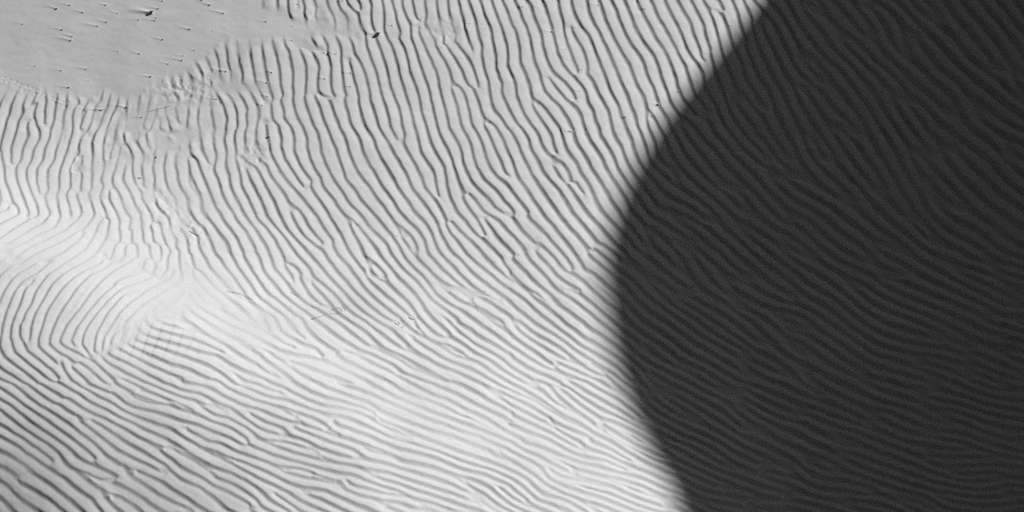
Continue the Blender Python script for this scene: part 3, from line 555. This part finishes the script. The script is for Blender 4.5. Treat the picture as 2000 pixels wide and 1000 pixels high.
DX, DY = SS * SX - TT * SY, SS * SY + TT * SX
gz = base_h(DX, DY)
foot = hd - gz
hd = np.where(foot > -0.4, gz + 0.5 * (foot + np.sqrt(foot ** 2 + 0.09)), gz - 0.05 + np.maximum(foot + 0.4, -1.0))
dune_o = grid_mesh("sand_dune", DX, DY, hd, SAND); dune_o["kind"] = "structure"; dune_o["label"] = "tall pale dune whose crest throws the dark shadow across the ripples"
du, dv = project(DX, DY, hd); vis = (du > 0) & (du < 2000) & (dv > 0) & (dv < 1000) & (hd > gz + 0.001)
print("dune in view:", vis.sum(), "crest", zc_.max().round(2), "dune", round(time.time() - T0, 1))

# ================================================================ things lying on the sand
def finish(name, verts, faces, mat, label, cat, group=None, parent=None, smooth=True, loc=(0, 0, 0)):
    me = bpy.data.meshes.new(name); me.from_pydata([tuple(map(float, q)) for q in verts], [], faces); me.materials.append(mat)
    for p in me.polygons: p.use_smooth = smooth
    o = bpy.data.objects.new(name, me); scene.collection.objects.link(o); o.location = loc
    if parent: o.parent = parent
    if cat: o["label"] = label; o["category"] = cat
    if group: o["group"] = group
    return o

def stone_mesh(seed, r, flat=0.6, lon=1.4):
    """an uneven angular pebble"""
    rs = np.random.RandomState(seed); n, m = 8, 5; V = []; F = []
    ph = rs.rand(3) * 6.28
    for j in range(m + 1):
        th = math.pi * j / m
        for i in range(n):
            a = 2 * math.pi * i / n
            q = r * (1 + 0.18 * math.sin(2 * a + ph[0]) + 0.12 * math.sin(3 * a + ph[1] + th) + 0.10 * rs.randn() * (0 < j < m))
            V.append((q * lon * math.sin(th) * math.cos(a), q * math.sin(th) * math.sin(a), q * flat * math.cos(th)))
    for j in range(m):
        for i in range(n):
            a, b = j * n + i, j * n + (i + 1) % n; F.append((a, b, b + n, a + n))
    return V, F

def tube(path, r0, r1, n=6):
    """a thin tapering rod along a list of points"""
    P = np.array(path, float); V = []; F = []
    for k, p in enumerate(P):
        d = P[min(k + 1, len(P) - 1)] - P[max(k - 1, 0)]; d /= np.linalg.norm(d) + 1e-9
        a = np.cross(d, (0.1, 0.2, 1.0)); a /= np.linalg.norm(a) + 1e-9; b = np.cross(d, a); r = r0 + (r1 - r0) * k / (len(P) - 1)
        for i in range(n): V.append(p + r * (a * math.cos(6.2832 * i / n) + b * math.sin(6.2832 * i / n)))
    for k in range(len(P) - 1):
        for i in range(n):
            q, w = k * n + i, k * n + (i + 1) % n; F.append((q, w, w + n, q + n))
    F.append(tuple(range(n - 1, -1, -1))); F.append(tuple(range((len(P) - 1) * n, len(P) * n)))
    return V, F

def z_at(x, y): return float(surf(np.array([x]), np.array([y]))[0])

def pebble(u, v, sz, ang, mat, label, cat, group, seed, flat=0.9, lon=1.2):
    x, y = place(u, v); r = 0.0012 * sz + 0.0007
    V, F = stone_mesh(seed, r, flat, lon)
    o = finish("pebble" if cat == "pebble" else cat.replace(" ", "_"), V, F, mat, label, cat, group, loc=(x, y, z_at(x, y) + 0.45 * r * flat)); o.rotation_euler = (0, 0, ang)
    return o

TAIL_LABELS = """
dark pebble with a thin tail, uppermost of three near the flat's top left
dark pebble with the longest tail of three near the flat's top left
dark pebble, lowest and rightmost of three near the flat's top left
dark pebble at the top edge midway between the three pebbles and the big lump
small dark pebble with a blurred tail, left of the big lump on the flat
dark pebble with a broad tail just above the big lump on the flat
big dark lump with a long shaded sand tail, largest thing on the flat
small dark pebble under the big lump, upper of a tight pair
dark pebble under the big lump, lower of a tight pair
dark pebble with hardly any tail, below left of the big lump
dark pebble at the very top edge above the big lump
dark pebble cut by the top edge, first of three down the flat's top right
dark pebble near the top edge, second of three down the flat's top right
dark pebble with a long tail, lowest of three down the flat's top right
dark pebble with a long tail, upper of a slanting pair at mid flat
dark pebble with the longer tail, lower of a slanting pair at mid flat
faint small pebble alone at the far left of the flat
dark pebble with a flat tail, topmost of the close trio on the flat
dark pebble, middle one of the close trio on the flat
dark pebble with the longest tail, lowest of the close trio on the flat
dark pebble with a wide tail alone right of centre on the flat
dark pebble with a long tail alone below the big lump
faint pebble at the centre of the flat, left of a darker one
dark pebble at the centre of the flat, right of a fainter one
faint pebble with a short tail nearest the flat's right rippled border
small dark pebble just above a long-tailed one by the flat's right border
dark pebble with a long broad tail by the flat's right border
dark pebble with a thin tail, left of the long-tailed one there
faint pebble with a thin tail above the animal tracks, furthest left of its row
dark pebble with a thin tail above the animal tracks, second of its row
dark pebble with a thin tail above the animal tracks, third of its row
tiny faint speck with a thin tail low in the middle of the flat
dark pebble with a long tail alone at the lower right of the flat
dark pebble with a long tail just above the first ripples below the flat
dark pebble with a long tail on the first ripples right of the flat
dark pebble right of the disturbed sand at the end of the pale stalk
large dark pebble among the short ripples under the flat
dark pebble in the smooth tongue of sand below the flat
dark splinter with a thin sand line at the top of the ripples under the flat
dark pebble in the narrow smooth strip running right from the flat
tiny pebble with a pale tail in the narrow smooth strip right of the flat
dark pebble at the top edge, left of the pointed stone
pointed dark stone casting a black triangle at the end of the smooth strip
dark pebble with a flat tail on the broken ripples below the smooth strip
dark pebble on a ripple left of the tight pebble cluster
dark pebble ending a short tail below the tight pebble cluster
dark pebble on a ripple below right of the tight pebble cluster
dark pebble low on the ripples straight below the tight pebble cluster
dark pebble between ripples, upper of two below the flat's right end
dark pebble between ripples, middle of a loose line below the flat's right end
dark pebble between ripples, lowest of a loose line below the flat's right end
small dark pebble, rightmost of the tight pebble cluster on the ripples
small dark pebble, leftmost of the tight pebble cluster on the ripples
dark pebble at the top edge on the chopped ripples right of the flat
tiny pebble with a pale tail just right above the pointed stone
tiny pebble with a faint tail on a ripple well right of the pointed stone
pebble with a pale streak on a ripple well right of the pointed stone
tiny dark pebble near the top edge at the middle of the long ripples
dark pebble ending a bent sand line on the long upper ripples
dark pebble beside the tall lens-shaped ripple, above its middle
dark pebble at the foot of the tall lens-shaped ripple
dark pebble on the second lens-shaped ripple below the tall one
small dark pebble near the top edge between middle and shadow
dark pebble on the ripples left of the shadow, below the dark stone
dark pebble by the top edge on the long ripples before the shadow
small dark pebble on a ripple close to the top of the shadow
dark splinter lying across a ripple near the small closed ring ripple
short dark twig lying flat on a ripple below the disturbed sand
short twig with a pale top lying on the chopped ripples at left
tiny dark speck in the chopped ripples at left, above the short twig
tiny dark speck on the long ripples in the middle of the picture
tiny dark speck on the bright ripples right of the middle
small dark speck on the bright lower ripples right of the curled blade
dark stone on a ripple just left of the shadow edge
small dark pebble on a ripple touching the shadow edge
""".strip().split("\n")
TWIGS = {38, 66, 67, 68}
for k, (u, v, x, y, sz, ang) in enumerate(things):
    lab = TAIL_LABELS[k]
    if k in TWIGS:                                              # short splinters instead of pebbles
        L = 0.0055 * sz; a = math.radians(10); P = []
        for q in np.linspace(-1, 1, 6):
            X, Y = x + L * q * math.cos(a), y + L * q * math.sin(a) + 0.004 * math.sin(3 * q + k); P.append((X - x, Y - y, z_at(X, Y) + 0.003 - z_at(x, y)))
        V, F = tube(P, 0.0028, 0.0014); finish("twig", V, F, TWIG, lab, "twig", "dark twigs on the sand", loc=(x, y, z_at(x, y)))
    elif sz > 7.5:                                              # the two large ones: several fused angular lumps
        V, F = [], []
        for j, (ox, oy, oz, r) in enumerate([(0, 0, 0.005, 0.008), (-0.013, 0.002, 0.003, 0.0065), (0.009, 0.004, 0.002, 0.005), (-0.005, -0.006, 0.001, 0.005)]):
            V2, F2 = stone_mesh(300 + k * 7 + j, r, 0.9, 1.3); n0 = len(V)
            V += [(a + ox, b + oy, c + oz) for a, b, c in V2]; F += [tuple(n0 + i for i in f) for f in F2]
        o = finish("stone", V, F, DARK, lab, "stone", None, loc=(x, y, z_at(x, y) + 0.004)); o.rotation_euler = (0, 0, ang + math.pi)
    else:
        pebble(u, v, sz, ang + 0.3, DARK, lab, "pebble", "dark pebbles with sand tails", 100 + k)

# dark specks with no tail
for k, (u, v, sz, lab) in enumerate([
    (414, 61, 1.6, "tiny dark dot without a tail right of the wide-tailed pebble"), (311, 116, 1.6, "tiny dark dot without a tail left of the flat's right border"),
    (157, 147, 1.6, "tiny dark dot without a tail under the row of thin-tailed pebbles"), (434, 200, 2.2, "dark dot without a tail below the end of the pale stalk, right one"),
    (409, 205, 2.2, "dark dot without a tail below the end of the pale stalk, left one"), (641, 106, 4.5, "largest dark pebble of the tight cluster on the ripples"),
    (646, 103, 2.2, "small dark pebble touching the largest of the tight cluster"), (305, 308, 5.0, "dark hole in a broken ripple below the flat, shown as a dark lump"),  # last entry: dark lump put in for a dark hole in the ripple
    (1678, 391, 2.5, "black speck on the dark ripples, upper middle of the shadow"), (1635, 378, 2.0, "faint black speck in the shadow left of a blacker one"),
    (1398, 312, 2.2, "black speck just inside the shadow edge"), (1291, 618, 1.8, "black speck in the lower shadow near its bulging edge"), (1217, 605, 2.4, "dark crumb right on the bulge of the shadow edge"),
    (1013, 499, 2.0, "dark speck on the ripples left of the shadow's bulge"), (607, 359, 1.6, "tiny dark speck on the ripples under the dark twig")]):
    pebble(u, v, sz, 0.4 * k, DARK, lab, "pebble", "dark specks without tails", 500 + k)
# pale flecks
for k, (u, v, sz, lab) in enumerate([
    (855, 106, 1.8, "tiny white fleck beside a pebble on the long upper ripples"), (856, 36, 1.4, "tiny white fleck on a ripple near the top edge"), (1190, 44, 1.4, "tiny white fleck, upper of two on the upper ripples"),
    (1192, 66, 1.6, "tiny white fleck, lower of two on the upper ripples"), (1382, 26, 1.6, "tiny white fleck near the top of the shadow on lit sand"), (1325, 223, 1.8, "tiny white fleck right at the shadow edge"),
    (1235, 103, 1.2, "tiny white fleck on a broad ripple left of the shadow"), (857, 940, 1.6, "white fleck on the bright lower ripples"), (595, 997, 2.0, "white fleck at the bottom edge of the bright sand"),
    (1644, 13, 2.2, "white fleck in the shadow by the top edge"), (1508, 38, 2.2, "white fleck in the shadow nearest the top of its edge"), (1667, 71, 1.8, "faint white fleck in the upper shadow below the topmost one"),
    (1639, 108, 2.0, "white fleck in the upper shadow beside a black spot"), (1587, 156, 1.8, "faint white fleck in the upper shadow, left of middle"), (1626, 224, 2.2, "bright white fleck in the upper shadow, lowest of its line"),
    (1585, 289, 2.0, "white fleck in the shadow below the bright one"), (1549, 357, 1.6, "faint white fleck in the shadow, left of a pair"), (1588, 372, 1.8, "white fleck in the shadow, right of a pair")]):
    pebble(u, v, sz * 0.9, 0.7 * k, PALE, lab, "shell fleck", "pale flecks on the sand", 600 + k)

def stalk(name, pts, r0, r1, mat, label, cat, lift=0.002, group=None):
    """a stalk lying on the sand along picture points"""
    P = np.array(pts, float); d = np.concatenate([[0], np.cumsum(np.hypot(np.diff(P[:, 0]), np.diff(P[:, 1])))]); q = np.linspace(0, d[-1], max(6, int(d[-1] / 3)))
    uu, vv = np.interp(q, d, P[:, 0]), np.interp(q, d, P[:, 1])
    k = np.ones(3) / 3
    for _ in range(2): uu[1:-1] = np.convolve(uu, k, 'valid'); vv[1:-1] = np.convolve(vv, k, 'valid')
    xy = [place(a, b) for a, b in zip(uu, vv)]; zz = np.array([z_at(*c) for c in xy])
    zz = np.maximum(zz, np.convolve(np.pad(zz, 2, 'edge'), np.ones(5) / 5, 'valid')) + lift
    o3 = (xy[0][0], xy[0][1], zz[0])
    V, F = tube([(a - o3[0], b - o3[1], c - o3[2]) for (a, b), c in zip(xy, zz)], r0, r1)
    return finish(name, V, F, mat, label, cat, group, loc=o3)

stalk("dry_stalk", [(408, 152), (392, 166), (372, 181), (352, 200), (336, 213)], 0.0042, 0.0022, STRAW, "long pale dry stalk lying slantwise on the disturbed sand below the flat", "stalk", 0.007)
stalk("dry_stalk", [(338, 206), (318, 211), (290, 219)], 0.0022, 0.0010, STRAW, "thin pale stalk end pointing left from the long stalk's foot", "stalk")
stalk("grass_blade", [(608, 624), (622, 621), (638, 614), (650, 605), (662, 602), (670, 606), (668, 611), (657, 615), (644, 613)], 0.0022, 0.0012, TWIG, "thin dry grass blade curled into a loop on the bright ripples", "grass blade", 0.004)
stalk("grass_blade", [(670, 597), (675, 603), (674, 608)], 0.0016, 0.0010, TWIG, "short hooked blade touching the curled grass blade", "grass blade", 0.004)
stalk("grass_blade", [(568, 571), (575, 573), (584, 580)], 0.0016, 0.0010, TWIG, "short thin dark blade above left of the curled grass blade", "grass blade", 0.003)
stalk("grass_blade", [(444, 569), (458, 572), (470, 574), (482, 580), (493, 587)], 0.0015, 0.0009, TWIG, "thin dark blade on the brightest smooth sand at left", "grass blade", 0.003)
stalk("twig", [(798, 620), (803, 624), (811, 624)], 0.0026, 0.0014, TWIG, "small bent dark twig beside a pale leaf scrap on the bright ripples", "twig", 0.003)
stalk("twig", [(370, 452), (378, 456), (388, 461)], 0.0030, 0.0015, TWIG, "dark splinter in the broken sand at left, below the chopped ripples", "twig", 0.002)
stalk("twig", [(610, 597), (612, 603), (621, 603), (627, 597)], 0.0012, 0.0008, TWIG, "thread-thin hooked twig just above the curled grass blade", "twig", 0.003)
stalk("shell_sliver", [(1753, 748), (1756, 752)], 0.0030, 0.0016, PALE, "bright white sliver alone low in the shadow", "shell sliver", 0.003)

def leaf(u, v, L, W, ang, label):
    x, y = place(u, v); z = z_at(x, y) + 0.006; V = []; F = []; n = 7
    for i in range(n):
        a = i / (n - 1) * 2 - 1; w = W * (1 - a * a) ** 0.6 + 0.0004
        for j in (-1, 0, 1):
            X, Y = L * a, w * j; V.append((X * math.cos(ang) - Y * math.sin(ang), X * math.sin(ang) + Y * math.cos(ang), 0.004 * a * a + 0.003 * abs(j) + 0.0008 * math.sin(5 * a)))
    for i in range(n - 1):
        for j in range(2):
            q = i * 3 + j; F.append((q, q + 3, q + 4, q + 1))
    m = len(V); V += [(a, b, c - 0.001) for a, b, c in V]; F += [tuple(m + i for i in f[::-1]) for f in F]
    return finish("leaf_scrap", V, F, PALE, label, "leaf", None, loc=(x, y, z))
leaf(777, 632, 0.018, 0.006, -0.6, "small pale curled leaf scrap on the bright ripples")
leaf(788, 640, 0.009, 0.004, 0.5, "tiny pale leaf crumb below right of the curled leaf scrap")
print("done", round(time.time() - T0, 1))
